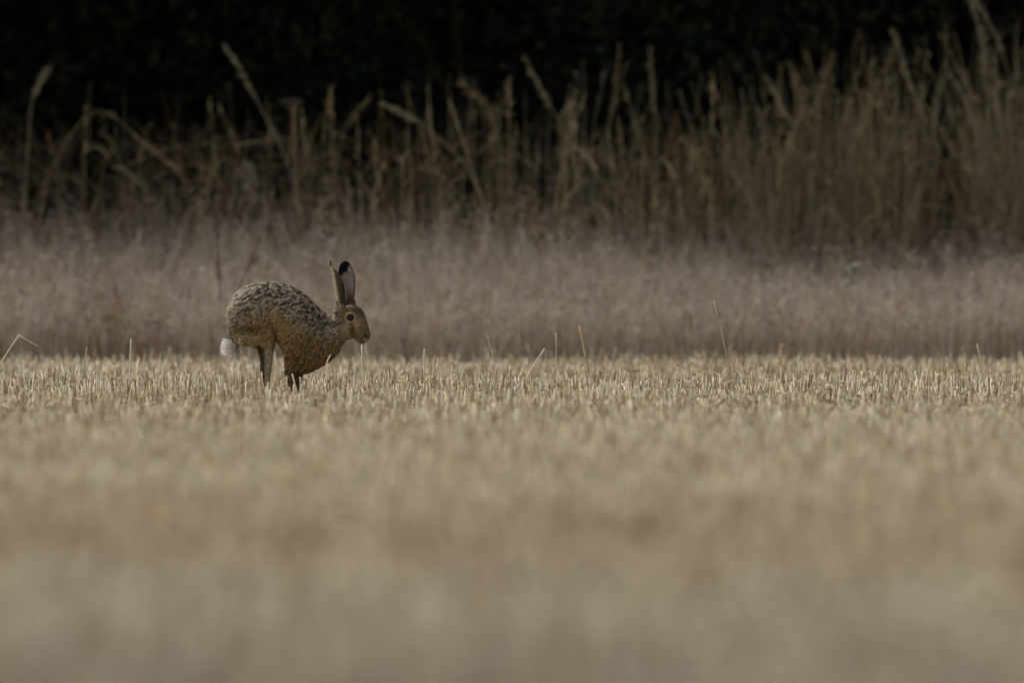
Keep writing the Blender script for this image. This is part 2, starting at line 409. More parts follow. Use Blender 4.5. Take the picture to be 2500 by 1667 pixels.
# ------------------------------------------------------------------ hedge bushes, and trees added for shade
def leaf_cloud(cent, rad, n, size, cols, seed, cull=-0.35):
    """leaves through a lobed volume: cent (m,3), rad (m,3)"""
    i = rng.integers(0, len(cent), n)
    d = norm(rng.normal(0, 1, (n, 3))); rr = rng.uniform(0, 1, n) ** 0.45
    P = cent[i] + d * rad[i] * rr[:, None]
    q = vnoise_fast(P[:, 0] + 0.7 * P[:, 1], P[:, 2] - 0.4 * P[:, 1], 1.9 / max(size * 18, 0.6), seed)
    P = P[q > cull]; n = len(P)
    P = P[P[:, 2] > 0.05]; n = len(P)
    A = norm(rng.normal(0, 1, (n, 3))); B = norm(np.cross(A, rng.normal(0, 1, (n, 3))))
    s = size * rng.uniform(0.6, 1.3, n)[:, None]; Nn = np.cross(A, B)
    V = np.stack([P - A * s * 0.5, P + B * s * 0.3 + Nn * s * 0.08, P + A * s * 0.5, P - B * s * 0.3 + Nn * s * 0.08], 1)
    j = np.arange(n * 4).reshape(n, 4)
    c = np.asarray(cols)[rng.integers(0, len(cols), n)] * rng.uniform(0.6, 1.2, n)[:, None]
    return V.reshape(-1, 3), [np.concatenate([j[:, [0, 1, 2]], j[:, [0, 2, 3]]])], np.repeat(c, 4, 0)

BARK = lin(70, 60, 50)
def branch_tubes(segs):
    """segs: list of (list of points, r0, r1)"""
    m = MB()
    for pts, r0, r1 in segs:
        P = np.array(pts, float)[None]; K = P.shape[1]
        R = np.linspace(r0, r1, K)[None]
        C = np.broadcast_to(BARK * 1.0, (1, K, 3)).copy()
        m.add(*tubes(P, R, 7, C, ref=np.array([[0.3, 0.9, 0.1]])))
    return m

HEDGE_COLS = [np.array([0.058, 0.070, 0.042]), np.array([0.036, 0.048, 0.034]), np.array([0.074, 0.076, 0.052]), np.array([0.038, 0.058, 0.046])]
def bush(x, y, hgt, half, n, size, label, group, seed, cull=-0.35):
    t = thing('hedge_bush', (x, y, 0), label, 'bush', group)
    r_ = np.random.default_rng(seed)
    gx, gz = np.meshgrid(np.linspace(-half, half, 4), np.linspace(0.4, hgt - 0.45, 6)); m = gx.size
    cent = np.stack([gx.ravel() + r_.uniform(-0.18, 0.18, m), r_.uniform(-0.5, 0.5, m), gz.ravel() + r_.uniform(-0.15, 0.15, m)], 1)
    rad = np.stack([r_.uniform(0.5, 0.8, m), r_.uniform(0.4, 0.65, m), r_.uniform(0.45, 0.75, m)], 1)
    mm = MB(); V, fl, C = leaf_cloud(cent, rad, n, size, HEDGE_COLS, seed, cull); mm.add(V, fl, C)
    obj('crown', mm.mesh('bush_crown'), M_LEAF, t)
    segs = []
    for k in range(5):
        a = r_.uniform(0, 6.28); p0 = np.array([0.12 * math.cos(a), 0.12 * math.sin(a), -0.05])
        e = np.array([r_.uniform(-half, half), r_.uniform(-0.4, 0.4), hgt * r_.uniform(0.6, 0.9)])
        mid = (p0 + e) / 2 + r_.normal(0, 0.12, 3)
        segs.append(([p0, p0 * 0.6 + mid * 0.4 + r_.normal(0, 0.03, 3), mid, e], 0.04, 0.008))
    obj('trunk', branch_tubes(segs).mesh('bush_trunk', True), M_BARK, t)

xb = np.linspace(-7.2, 7.2, 9)
for k, x in enumerate(xb):
    bush(x + rng.uniform(-0.2, 0.2), 79.0 + OFF + rng.uniform(-0.25, 0.25), 2.9 + rng.uniform(-0.3, 0.3), 0.95, 14000, 0.075,
         'dark green leafy hedge bush in shade behind the tall grass', 'hedge bushes behind the tall grass', 100 + k)
for k, x in enumerate(xb + 0.8):
    bush(x, 81.2 + OFF + rng.uniform(-0.25, 0.25), 3.6 + rng.uniform(-0.3, 0.3), 1.0, 13000, 0.15,
         'taller dark bush in the back row of the hedge under the added trees', 'back row of the hedge', 200 + k, -2)

def tree(x, y, hgt, seed):  # mostly out of view; added so its crown shades hedge and grass
    t = thing('shade_tree', (x, y, 0), 'broad tree mostly out of view, added to shade the hedge and grass', 'tree', 'trees added for shade')
    r_ = np.random.default_rng(seed)
    m = 26
    cent = np.stack([r_.uniform(-2.6, 2.6, m), r_.uniform(-5.0, 2.2, m), r_.uniform(2.9, hgt - 1.6, m)], 1)
    cent[:, 1] = np.where(cent[:, 2] > 6, cent[:, 1] * 0.6, cent[:, 1])
    rad = np.stack([r_.uniform(1.0, 1.6, m), r_.uniform(1.0, 1.5, m), r_.uniform(0.8, 1.1, m)], 1)
    lo = 14     # low boughs added over hedge and grass to block sky light
    cl = np.stack([r_.uniform(-2.4, 2.4, lo), r_.uniform(-6.6, -1.5, lo), r_.uniform(2.75, 3.4, lo)], 1)
    cent = np.concatenate([cl, cent]); rad = np.concatenate([np.tile([1.1, 1.1, 0.75], (lo, 1)), rad])
    mm = MB(); V, fl, C = leaf_cloud(cent, rad, 34000, 0.17, HEDGE_COLS, seed); 
    mm.add(V, fl, C)
    obj('crown', mm.mesh('tree_crown'), M_LEAF, t)
    segs = [([(0, 0, -0.1), (0.05, 0, 1.2), (-0.05, 0.1, 3), (0.1, 0, 5.5), (0, 0.1, hgt - 1.5)], 0.26, 0.04)]
    for k in range(24):
        c = cent[k]; z0 = min(max(1.7, c[2] * 0.55), 5.5)
        p0 = np.array([0, 0, z0]); mid = p0 * 0.5 + c * 0.5 + r_.normal(0, 0.2, 3) + np.array([0, 0, 0.25])
        segs.append(([p0, p0 * 0.6 + mid * 0.4, mid, c], 0.10, 0.02))
    obj('trunk', branch_tubes(segs).mesh('tree_trunk', True), M_BARK, t)
for k, x in enumerate((-8.5, -4.3, 0.2, 4.4, 8.6)):
    tree(x, 81.5 + OFF + rng.uniform(-0.5, 0.5), 10.5 + rng.uniform(-0.8, 0.8), 300 + k)

# ------------------------------------------------------------------ single grass stems that stand out
def bez(pts, n=14):
    """smooth (Catmull-Rom) line through points"""
    p = np.array(pts, float); p = np.concatenate([[2 * p[0] - p[1]], p, [2 * p[-1] - p[-2]]])
    out = []
    m = len(p) - 3
    for i in range(m):
        for t in np.linspace(0, 1, max(2, n // m), endpoint=(i == m - 1)):
            a, b, c, d = p[i:i + 4]
            out.append(0.5 * ((2 * b) + (c - a) * t + (2 * a - 5 * b + 4 * c - d) * t * t + (-a + 3 * b - 3 * c + d) * t ** 3))
    return np.array(out)

def stem_thing(name, px_pts, Y, rad, col, label, cat, group=None, head=None, leaves=0, to_ground=True, seed=0):
    """px_pts listed from the foot upwards, in photo pixels; foot is carried on down to the soil"""
    r_ = np.random.default_rng(seed + 17)
    rad = rad * 0.8
    W = [at(px, py, Y) for px, py in px_pts]
    if to_ground and W[0][2] > 0.0:
        d = W[0] - W[1]; d = d / max(abs(d[2]), 1e-6) * W[0][2]
        d[0] = np.clip(d[0], -0.25 * W[0][2], 0.25 * W[0][2])
        W = [W[0] + d + np.array([0, 0, -0.012])] + W
    base = W[0].copy(); base[2] = 0
    for i in range(1, len(W)): W[i][1] += r_.normal(0, 0.015)
    L = bez(W, 18) - base
    t = thing(name, tuple(base), label, cat, group)
    K = len(L); C = np.broadcast_to(col, (1, K, 3)).copy()
    mb = MB(); mb.add(*tubes(L[None], np.linspace(rad, rad * 0.55, K)[None], 5, C)); obj('stem', mb.mesh('stem', True), M_DRY, t)
    if head:
        hl, spread, nb, br = head       # share of the stem, spread, number, branch length
        f = r_.uniform(1 - hl, 1.0, nb) * (K - 1); i = np.minimum(f.astype(int), K - 2); fr = (f - i)[:, None]
        b = L[i] * (1 - fr) + L[i + 1] * fr; T = norm(L[i + 1] - L[i])
        e = b + norm(T + r_.normal(0, spread, (nb, 3))) * (br * r_.uniform(0.6, 1.2, nb))[:, None]
        e[:, 2] -= 0.25 * br * r_.uniform(0, 1, nb)
        PP = np.stack([b, (b + e) / 2, e], 1)
        mb = MB(); mb.add(*tubes(PP, np.repeat(np.array([[0.0008, 0.0021, 0.0005]]), nb, 0), 2, np.broadcast_to(col * 1.12, (nb, 3, 3)).copy()))
        obj('seed_head', mb.mesh('seed_head'), M_DRY, t)['kind'] = 'stuff'
    for k in range(leaves):
        i = int(K * r_.uniform(0.25, 0.65)); a = r_.uniform(0, 6.28); ln = r_.uniform(0.15, 0.3); ts = np.linspace(0, 1, 7)
        P2 = L[i] + np.outer(ln * 0.6 * ts, [math.cos(a), 0.4 * math.sin(a), 0]) + np.outer(ln * (0.9 * ts - r_.uniform(0.5, 1.4) * ts ** 2), [0, 0, 1])
        mb = MB(); mb.add(*tubes(P2[None], (0.0042 * np.array([0.6, 1, 1.1, 1, 0.8, 0.5, 0.1]))[None], 2, np.broadcast_to(col * 0.92, (1, 7, 3)).copy()))
        obj('leaf_blade', mb.mesh('leaf_blade'), M_DRY, t)
    return t

TANS = lin(176, 156, 116); PALE = lin(198, 184, 152); BRN = lin(100, 72, 50)
k_ = 1.063
def dp(*pts): return [(x * k_, y * k_) for x, y in pts]
G = 'single tall dead grass stems before the hedge'
spike = (0.30, 0.30, 60, 0.045); loose = (0.36, 0.55, 80, 0.06)
STEMS = [
 (dp((70, 500), (170, 300), (240, 258), (330, 328), (400, 382), (436, 424)), 75.0, 0.0042, TANS, 'long dead grass stem arching right over in a full bow', (0.35, 0.35, 70, 0.045), 1),
 (dp((690, 480), (655, 360), (600, 250), (555, 165), (518, 108)), 75.4, 0.0046, PALE, 'tallest pale grass stem leaning well over towards the bowed stem', spike, 1),
 (dp((688, 540), (678, 400), (676, 245)), 74.7, 0.0095, TANS, 'thick straight upright dead stem rising beside the dried umbel', None, 2),
 (dp((1100, 440), (1000, 312), (945, 270), (888, 240)), 75.2, 0.0042, PALE, 'pale feathery grass stem lying far over with its head flattened out', spike, 0),
 (dp((1330, 420), (1292, 300), (1250, 220), (1208, 138)), 75.6, 0.0044, PALE, 'grass stem with long narrow head leaning over, beside the split-topped stem', spike, 1),
 (dp((1380, 480), (1395, 330), (1410, 220), (1422, 112)), 76.0, 0.0044, TANS, 'straight slim grass stem bending slightly over at its very top', spike, 1),
 (dp((1512, 420), (1504, 260), (1492, 120)), 76.2, 0.0046, PALE, 'straight upright grass stem standing clear against the black hedge', spike, 1),
 (dp((1575, 520), (1550, 400), (1560, 325), (1595, 350), (1618, 410), (1622, 452)), 74.6, 0.0038, TANS, 'grass stem with drooping tasselled seed head hanging straight down', (0.42, 0.55, 110, 0.05), 1),
 (dp((1830, 470), (1838, 330), (1790, 235), (1765, 185)), 75.3, 0.0044, PALE, 'pale forked looking grass stem crossing over its neighbour', spike, 1),
 (dp((1850, 470), (1860, 300), (1890, 200), (1912, 130)), 75.7, 0.0044, TANS, 'tan grass stem leaning towards the thick reedy stand', spike, 1),
 (dp((1960, 520), (1985, 330), (2000, 230), (2050, 120)), 75.4, 0.0042, TANS, 'tan grass stem at the edge of the thick reedy stand', loose, 1),
 (dp((2110, 500), (2120, 300), (2090, 190), (2052, 78)), 75.9, 0.0046, PALE, 'very tall pale stem bending back out of the reedy stand', spike, 1),
 (dp((2300, 420), (2285, 230), (2262, 120), (2226, -10)), 75.8, 0.0046, PALE, 'highest stem of the reedy stand, arching over at its tip', loose, 1),
 (dp((2350, 420), (2330, 230), (2290, 90), (2240, 0)), 76.1, 0.0042, PALE, 'thin stem arching alongside the highest stem of the reedy stand', spike, 0),
 (dp((60, 400), (70, 260), (82, 210), (106, 165)), 75.6, 0.0042, PALE, 'short pale stem tip leaning out over the tangled weeds', spike, 0),
 (dp((420, 430), (400, 310), (370, 205)), 75.8, 0.0030, BRN * 1.5, 'thin brown stem standing beside the end of the bowed stem', None, 1),
 (dp((735, 470), (742, 330), (760, 205)), 75.5, 0.0044, TANS, 'upright tan grass stem just past the dried umbel', spike, 1),
 (dp((800, 500), (770, 420), (790, 300), (842, 230)), 75.9, 0.0034, TANS, 'slender grass stem swaying over between upright tan stems', spike, 1),
 (dp((950, 520), (945, 380), (930, 300)), 75.0, 0.0060, TANS, 'stout broken off tan stem among the tall grass', None, 1),
 (dp((1160, 500), (1150, 360), (1120, 250), (1060, 190)), 75.6, 0.0040, TANS, 'soft headed grass stem bending gently over in mid stand', loose, 1),
 (dp((560, 470), (545, 360), (520, 300)), 74.8, 0.0036, BRN * 1.6, 'brown weedy stem leaning beside the pale withered leaf', None, 2),
 (dp((210, 520), (240, 380), (262, 330), (226, 300)), 74.7, 0.0036, TANS, 'short hooked grass stem under the bowed stem', None, 2),
]
for i, (pts, Y, r, c, lab, hd, lv) in enumerate(STEMS):
    stem_thing('grass_stem', pts, Y + OFF, r, c, lab, 'grass stem', G, hd, lv, True, i)

# dark dock stems in the margin
for i, (pts, lab) in enumerate([
    (dp((505, 690), (502, 600), (498, 520)), 'upright dark brown dead stem in the mauve grass behind the hare'),
    (dp((545, 680), (570, 610), (600, 540)), 'slanting dark brown dead stem leaning away from the upright one')]):
    stem_thing('dock_stem', pts, 69.5 + OFF, 0.0060, BRN * 0.8, lab, 'weed stem', 'dark dead stems in the margin', (0.5, 0.7, 40, 0.03), 0, True, 60 + i)

# dried umbel flower
b = at(670 * k_, 226 * k_, 75.2 + OFF); base = np.array([b[0] + 0.02, b[1], 0])
t = thing('dried_umbel', tuple(base), 'flat pale dried umbel flower head on a thin stalk', 'flower')
Ls = bez([np.array([0, 0, -0.01]), np.array([0.02, 0, b[2] * 0.5]), np.array([-0.02, 0, b[2] - 0.06])], 10)
mb = MB(); mb.add(*tubes(Ls[None], np.linspace(0.004, 0.0028, len(Ls))[None], 5, np.broadcast_to(TANS * 0.6, (1, len(Ls), 3)).copy())); obj('stalk', mb.mesh('stalk', True), M_DRY, t)
nb = 34; a = rng.uniform(0, 6.28, nb); rr = 0.055 * np.sqrt(rng.uniform(0, 1, nb))
e = Ls[-1] + np.stack([rr * np.cos(a), rr * np.sin(a), 0.055 - 0.25 * rr], 1)
mb = MB(); mb.add(*tubes(np.stack([np.repeat(Ls[-1:], nb, 0), e], 1), np.full((nb, 2), 0.0009), 3, np.broadcast_to(TANS, (nb, 2, 3)).copy())); obj('ray', mb.mesh('rays'), M_DRY, t)
nf = 500; j = rng.integers(0, nb, nf); q = e[j] + rng.normal(0, 0.005, (nf, 3)) * np.array([1, 1, 0.4])
mb = MB(); mb.add(*tubes(np.stack([q, q + norm(rng.normal(0, 1, (nf, 3))) * 0.006], 1), np.full((nf, 2), 0.002), 2, np.broadcast_to(lin(120, 114, 112), (nf, 2, 3)).copy())); obj('florets', mb.mesh('florets'), M_DRY, t)['kind'] = 'stuff'

# small leafy plants: a withered pale one and the green weeds in the margin
def leafy(name, px, py, Y, hgt, n, size, col, label, cat, group=None, seed=0):
    r_ = np.random.default_rng(seed + 5)
    Y += OFF
    c = at(px, py, Y); base = np.array([c[0], Y, 0]); t = thing(name, tuple(base), label, cat, group)
    top = c[2]
    Lm = bez([np.array([0, 0, -0.01]), np.array([0.01, 0, top * 0.6]), np.array([0, 0, top])], 8)
    mb = MB(); mb.add(*tubes(Lm[None], np.full((1, len(Lm)), 0.003), 5, np.broadcast_to(col * 0.6, (1, len(Lm), 3)).copy())); obj('stem', mb.mesh('stem', True), M_DRY, t)
    for k in range(n):
        z = top + r_.uniform(-hgt, 0.2 * hgt); z = max(z, 0.02); a = r_.uniform(0, 6.28); ln = size * r_.uniform(0.6, 1.2); ts = np.linspace(0, 1, 6)
        P2 = np.array([0, 0, min(z, top)]) + np.outer(ln * ts, [math.cos(a), math.sin(a), 0]) + np.outer(ln * (0.5 * ts - r_.uniform(0.4, 1.4) * ts ** 2), [0, 0, 1])
        P2[:, 2] = np.maximum(P2[:, 2], 0.005)
        mb = MB(); mb.add(*tubes(P2[None], (size * 0.17 * np.array([0.3, 0.9, 1.1, 1.0, 0.6, 0.08]))[None], 2, np.broadcast_to(col * r_.uniform(0.8, 1.1), (1, 6, 3)).copy()))
        obj('leaf', mb.mesh('leaf'), M_DRY, t)
leafy('withered_plant', 590, 400, 74.9, 0.16, 9, 0.11, lin(150, 142, 120), 'withered weed with pale crumpled leaves beside the thick stem', 'weed', None, 1)
GW = 'green weeds in the margin'
leafy('green_weed', 262, 765, 69.35, 0.08, 9, 0.045, lin(124, 126, 84), 'small olive green weed low in the mauve grass', 'weed', GW, 2)
leafy('green_weed', 930, 600, 69.9, 0.12, 8, 0.06, lin(158, 154, 136), 'grey green weed near the top of the margin beyond the ears', 'weed', GW, 3)
leafy('green_weed', 2080, 650, 69.8, 0.14, 9, 0.06, lin(160, 156, 140), 'grey green weed at the foot of the reedy stand', 'weed', GW, 4)
leafy('green_weed', 2000, 760, 69.4, 0.12, 8, 0.06, lin(166, 160, 148), 'pale grey weed low before the reedy stand', 'weed', GW, 5)

# ------------------------------------------------------------------ single straws that stand out of the stubble
GS = 'tall straws sticking out of the stubble'
STRAWS = [
 ([(318, 885), (320, 828)], 59.0, 0.0030, 'short bright straw sticking straight up, well behind the tail'),
 ([(-12, 905), (44, 822), (46, 818), (95, 846)], 59.0, 0.0022, 'kinked straw with its top snapped over and hanging'),
 ([(1432, 880), (1424, 840), (1414, 795)], 60.0, 0.0036, 'tan straw rising upright, leaning slightly, between slanted pale straw and tall thin one'),
 ([(1262, 966), (1295, 905), (1329, 851)], 56.6, 0.0032, 'pale slanting straw leaning far over'),
 ([(1800, 985), (1772, 860), (1743, 734)], 57.0, 0.0030, 'very tall thin tan straw standing highest of all above the stubble'),
 ([(1036, 905), (1036, 852)], 59.8, 0.0028, 'stubby upright straw past the muzzle'),
 ([(1095, 952), (1116, 921)], 56.8, 0.0030, 'short white slanting straw low in the stubble'),
 ([(885, 900), (883, 842)], 58.6, 0.0030, 'upright straw standing right under the muzzle'),
 ([(789, 912), (797, 888), (807, 866)], 57.75, 0.0026, 'straw leaning across the lower chest of the hare'),
 ([(594, 880), (587, 850), (584, 826)], 57.8, 0.0018, 'thin straw standing in front of the white tail'),
 ([(642, 950), (639, 908)], 57.75, 0.0030, 'cut straw standing in front of the hind legs'),
 ([(724, 955), (713, 912)], 57.75, 0.0036, 'thick cut straw leaning in front of the forelegs'),
 ([(735, 955), (732, 920)], 57.8, 0.0030, 'shorter cut straw just past the forelegs'),
 ([(1205, 880), (1190, 820)], 62.0, 0.0018, 'thin wispy straw beyond the slanting pale straw'),
 ([(1358, 880), (1357, 812)], 62.5, 0.0016, 'thin faint straw before the dark margin foot'),
 ([(2395, 890), (2385, 840)], 61.0, 0.0022, 'short straw near the reedy stand side of the field'),
 ([(2330, 900), (2260, 830), (2200, 785)], 63.0, 0.0018, 'long faint straw slanting up before the reedy stand'),
]
def straw_thing(i, pts, Y, rad, label):
    r_ = np.random.default_rng(i + 900)
    W = [at(px, py, Y) for px, py in pts]
    d = W[0] - W[1]; d = d / max(abs(d[2]), 1e-6); W = [W[0] + d * (W[0][2] + 0.012)] + W
    base = W[0].copy(); base[2] = 0
    c = STRAW_GOLD if i in (2, 4, 9, 16) else STRAW_PALE * 1.08
    Lp = np.array(W) - base
    # add points for a slight bow and the swollen nodes
    out = [Lp[0]]
    for a_, b_ in zip(Lp[:-1], Lp[1:]):
        for tt in (0.33, 0.66, 1.0): out.append(a_ * (1 - tt) + b_ * tt + (r_.normal(0, 0.0009, 3) if tt < 1 else 0))
    Lp = np.array(out); K = len(Lp)
    R = rad * np.linspace(1.05, 0.75, K)
    mb = MB(); mb.add(*tubes(Lp[None], R[None], 6, (np.linspace(0.9, 1.08, K)[None, :, None] * c)))
    o = obj('straw_stalk', mb.mesh('straw_stalk', True), M_STRAW); o.location = tuple(base)
    tag(o, label, 'straw', GS)
for i, s in enumerate(STRAWS): straw_thing(i, *s)

# ------------------------------------------------------------------ the hare
S = 1 / 2962.0                      # one tracing unit in metres
HX = xat(725, D0)
def hp(zx, zy, dep=0.0):            # tracing -> hare-local point (ground = 1570)
    return np.array([(zx - 928) * S, dep * S, (1570 - zy) * S])

def ellipsoid(c, r, rot=0.0, n=20):
    u = np.linspace(0, np.pi, n); v = np.linspace(0, 2 * np.pi, 2 * n, endpoint=False)
    x = np.outer(np.sin(u), np.cos(v)); y = np.outer(np.sin(u), np.sin(v)); z = np.outer(np.cos(u), np.ones_like(v))
    P = np.stack([x * r[0], y * r[1], z * r[2]], -1)
    cr, sr = math.cos(rot), math.sin(rot)
    X_ = P[..., 0] * cr - P[..., 2] * sr; Z_ = P[..., 0] * sr + P[..., 2] * cr
    P = np.stack([X_, P[..., 1], Z_], -1) + c
    i = np.arange(P.shape[0] * P.shape[1]).reshape(P.shape[:2]); i2 = np.roll(i, -1, 1)
    f = np.stack([i[:-1], i[1:], i2[1:], i2[:-1]], -1).reshape(-1, 4)
    return P.reshape(-1, 3), f

def loft(sections, n=28, sub=5):
    """sections: (top xy, bottom xy, half width, depth) in tracing units -> closed loft"""
    rows = []
    arr = np.array([[*t, *b, w_, d_] for t, b, w_, d_ in sections], float)
    arr = bez(arr, sub * (len(arr) - 1))
    a = np.linspace(0, 2 * np.pi, n, endpoint=False)
    for tx, ty, bx, by, w_, d_ in arr:
        cx, cy = (tx + bx) / 2, (ty + by) / 2; hx_, hy_ = (tx - bx) / 2, (ty - by) / 2
        rows.append([hp(cx + hx_ * math.cos(q), cy + hy_ * math.cos(q), d_ + w_ * math.copysign(abs(math.sin(q)) ** 0.9, math.sin(q))) for q in a])
    P = np.array(rows); m = len(P)
    i = np.arange(m * n).reshape(m, n); i2 = np.roll(i, -1, 1)
    f = np.stack([i[:-1], i2[:-1], i2[1:], i[1:]], -1).reshape(-1, 4)
    V = P.reshape(-1, 3); V = np.concatenate([V, [P[0].mean(0)], [P[-1].mean(0)]])
    k0, k1 = len(V) - 2, len(V) - 1
    tri = [(k0, i[0, (j + 1) % n], i[0, j]) for j in range(n)] + [(k1, i[-1, j], i[-1, (j + 1) % n]) for j in range(n)]
    return V, f, np.array(tri)

def limb(pts, n=16, dscale=1.0):
    """pts: (zx, zy, depth, radius) chain -> rounded tapered limb"""
    arr = bez(np.array(pts, float), 6 * (len(pts) - 1))
    C = np.array([hp(p[0], p[1], p[2]) for p in arr]); R = np.maximum(arr[:, 3], 3) * S
    T = norm(np.gradient(C, axis=0))
    # rounded ends
    caps0 = [(C[0] - T[0] * R[0] * s, R[0] * math.sqrt(max(1 - s * s, 0.0004))) for s in (0.98, 0.8, 0.45)]
    caps1 = [(C[-1] + T[-1] * R[-1] * s, R[-1] * math.sqrt(max(1 - s * s, 0.0004))) for s in (0.45, 0.8, 0.98)]
    C = np.array([c for c, _ in caps0] + list(C) + [c for c, _ in caps1]); R = np.array([r for _, r in caps0] + list(R) + [r for _, r in caps1])
    T = norm(np.gradient(C, axis=0))
    Yv = np.array([0, 1.0, 0]); U = norm(np.cross(T, Yv)); W_ = np.cross(T, U)
    a = np.linspace(0, 2 * np.pi, n, endpoint=False)
    P = C[:, None] + R[:, None, None] * (np.cos(a)[None, :, None] * U[:, None] + dscale * np.sin(a)[None, :, None] * W_[:, None])
    m = len(P); i = np.arange(m * n).reshape(m, n); i2 = np.roll(i, -1, 1)
    f = np.stack([i[:-1], i2[:-1], i2[1:], i[1:]], -1).reshape(-1, 4)
    V = np.concatenate([P.reshape(-1, 3), [P[0].mean(0)], [P[-1].mean(0)]]); k0, k1 = len(V) - 2, len(V) - 1
    tri = [(k0, i[0, (j + 1) % n], i[0, j]) for j in range(n)] + [(k1, i[-1, j], i[-1, (j + 1) % n]) for j in range(n)]
    return V, f, np.array(tri)

class Soup:
    def __init__(s): s.V = []; s.F4 = []; s.F3 = []; s.n = 0
    def add(s, V, f, tri=None):
        s.V.append(V); s.F4.append(f + s.n)
        if tri is not None: s.F3.append(tri + s.n)
        s.n += len(V)

so = Soup()
so.add(*loft([((232, 735), (240, 840), 40, 0), ((238, 650), (262, 915), 130, 0), ((285, 545), (330, 945), 185, 0), ((345, 462), (430, 955), 215, 0),
              ((480, 397), (540, 930), 230, 0), ((620, 374), (650, 905), 205, 0), ((760, 384), (735, 950), 178, 0), ((890, 428), (795, 1040), 192, 0),
              ((1000, 498), (850, 1160), 182, 0), ((1085, 580), (950, 1275), 165, 0), ((1150, 640), (1085, 1245), 145, 0),
              ((1208, 682), (1215, 1175), 122, 0), ((1265, 705), (1320, 1085), 98, 0), ((1330, 700), (1395, 985), 80, 0), ((1400, 690), (1440, 930), 70, 0)]))
for sd in (-1, 1):      # thighs
    V, f = ellipsoid(hp(455, 715, sd * 140), np.array([216, 132, 205]) * S, 0.25); so.add(V, f)
    V, f = ellipsoid(hp(600, 800, sd * 135), np.array([92, 88, 130]) * S, -0.15); so.add(V, f)
so.add(*limb([(365, 925, -110, 44), (440, 932, -125, 60), (530, 928, -125, 64), (610, 900, -120, 72)]))
so.add(*limb([(390, 925, 95, 42), (500, 935, 95, 55), (570, 930, 90, 60)]))
# hind legs down to the toes
so.add(*limb([(630, 820, -125, 84), (632, 930, -122, 72), (638, 1040, -105, 54), (640, 1150, -85, 38), (636, 1280, -80, 27), (634, 1420, -78, 22), (640, 1520, -78, 22), (690, 1556, -78, 20), (735, 1560, -78, 15)]))
so.add(*limb([(560, 880, 80, 75), (575, 980, 70, 58), (588, 1080, 60, 44), (592, 1180, 55, 32), (588, 1300, 50, 25), (584, 1420, 50, 22), (588, 1520, 50, 22), (635, 1556, 50, 20), (680, 1560, 50, 15)]))
# shoulders and forelegs
so.add(*limb([(985, 900, -118, 130), (925, 1040, -116, 115), (893, 1170, -92, 70), (872, 1270, -80, 42), (862, 1370, -74, 25), (864, 1480, -72, 19), (868, 1540, -72, 20), (898, 1558, -72, 15)], dscale=0.6))
so.add(*limb([(1000, 950, 90, 120), (960, 1120, 80, 90), (938, 1260, 60, 50), (935, 1360, 40, 30), (945, 1450, 30, 20), (955, 1540, 28, 20), (990, 1558, 28, 15)], dscale=0.6))
# neck, head, cheeks, muzzle
so.add(*limb([(1250, 880, 0, 150), (1340, 850, 0, 125), (1420, 810, 0, 112)], dscale=0.75))
so.add(*limb([(1440, 735, 0, 112), (1487, 722, 0, 124), (1535, 795, 0, 105), (1572, 868, 0, 88), (1580, 890, 0, 86)], dscale=0.78))
V, f = ellipsoid(hp(1440, 835, 0), np.array([100, 98, 105]) * S); so.add(V, f)
for sd in (-1, 1):
    V, f = ellipsoid(hp(1590, 905, sd * 34), np.array([68, 44, 66]) * S); so.add(V, f)
V, f = ellipsoid(hp(1585, 945, 0), np.array([48, 40, 38]) * S); so.add(V, f)
V, f = ellipsoid(hp(1465, 665, -62), np.array([60, 34, 28]) * S, -0.5); so.add(V, f)   # brow
V, f = ellipsoid(hp(1465, 665, 62), np.array([60, 34, 28]) * S, -0.5); so.add(V, f)
# ear bases
so.add(*limb([(1360, 735, -62, 55), (1370, 650, -66, 46), (1372, 590, -64, 40)]))
so.add(*limb([(1450, 680, 55, 50), (1458, 600, 62, 46), (1458, 560, 64, 42)]))
# tail
so.add(*limb([(330, 900, 0, 45), (298, 975, 0, 42), (278, 1022, 0, 44), (272, 1052, 0, 36)]))

me0 = mesh_np('hare_soup', np.concatenate(so.V), [np.concatenate(so.F4), np.concatenate(so.F3)])
tmp = bpy.data.objects.new('hare_tmp', me0); COL.objects.link(tmp)
md = tmp.modifiers.new('r', 'REMESH'); md.mode = 'VOXEL'; md.voxel_size = 0.0030; md.use_smooth_shade = True
sm = tmp.modifiers.new('s', 'SMOOTH'); sm.factor = 0.5; sm.iterations = 5
dg = bpy.context.evaluated_depsgraph_get(); ev = tmp.evaluated_get(dg); mb_ = ev.to_mesh()
nv = len(mb_.vertices); BV = np.empty(nv * 3, np.float32); mb_.vertices.foreach_get('co', BV); BV = BV.reshape(-1, 3).astype(float)
BF = np.array([p.vertices[:] if len(p.vertices) == 4 else (*p.vertices[:], p.vertices[-1]) for p in mb_.polygons])
ev.to_mesh_clear(); bpy.data.objects.remove(tmp)

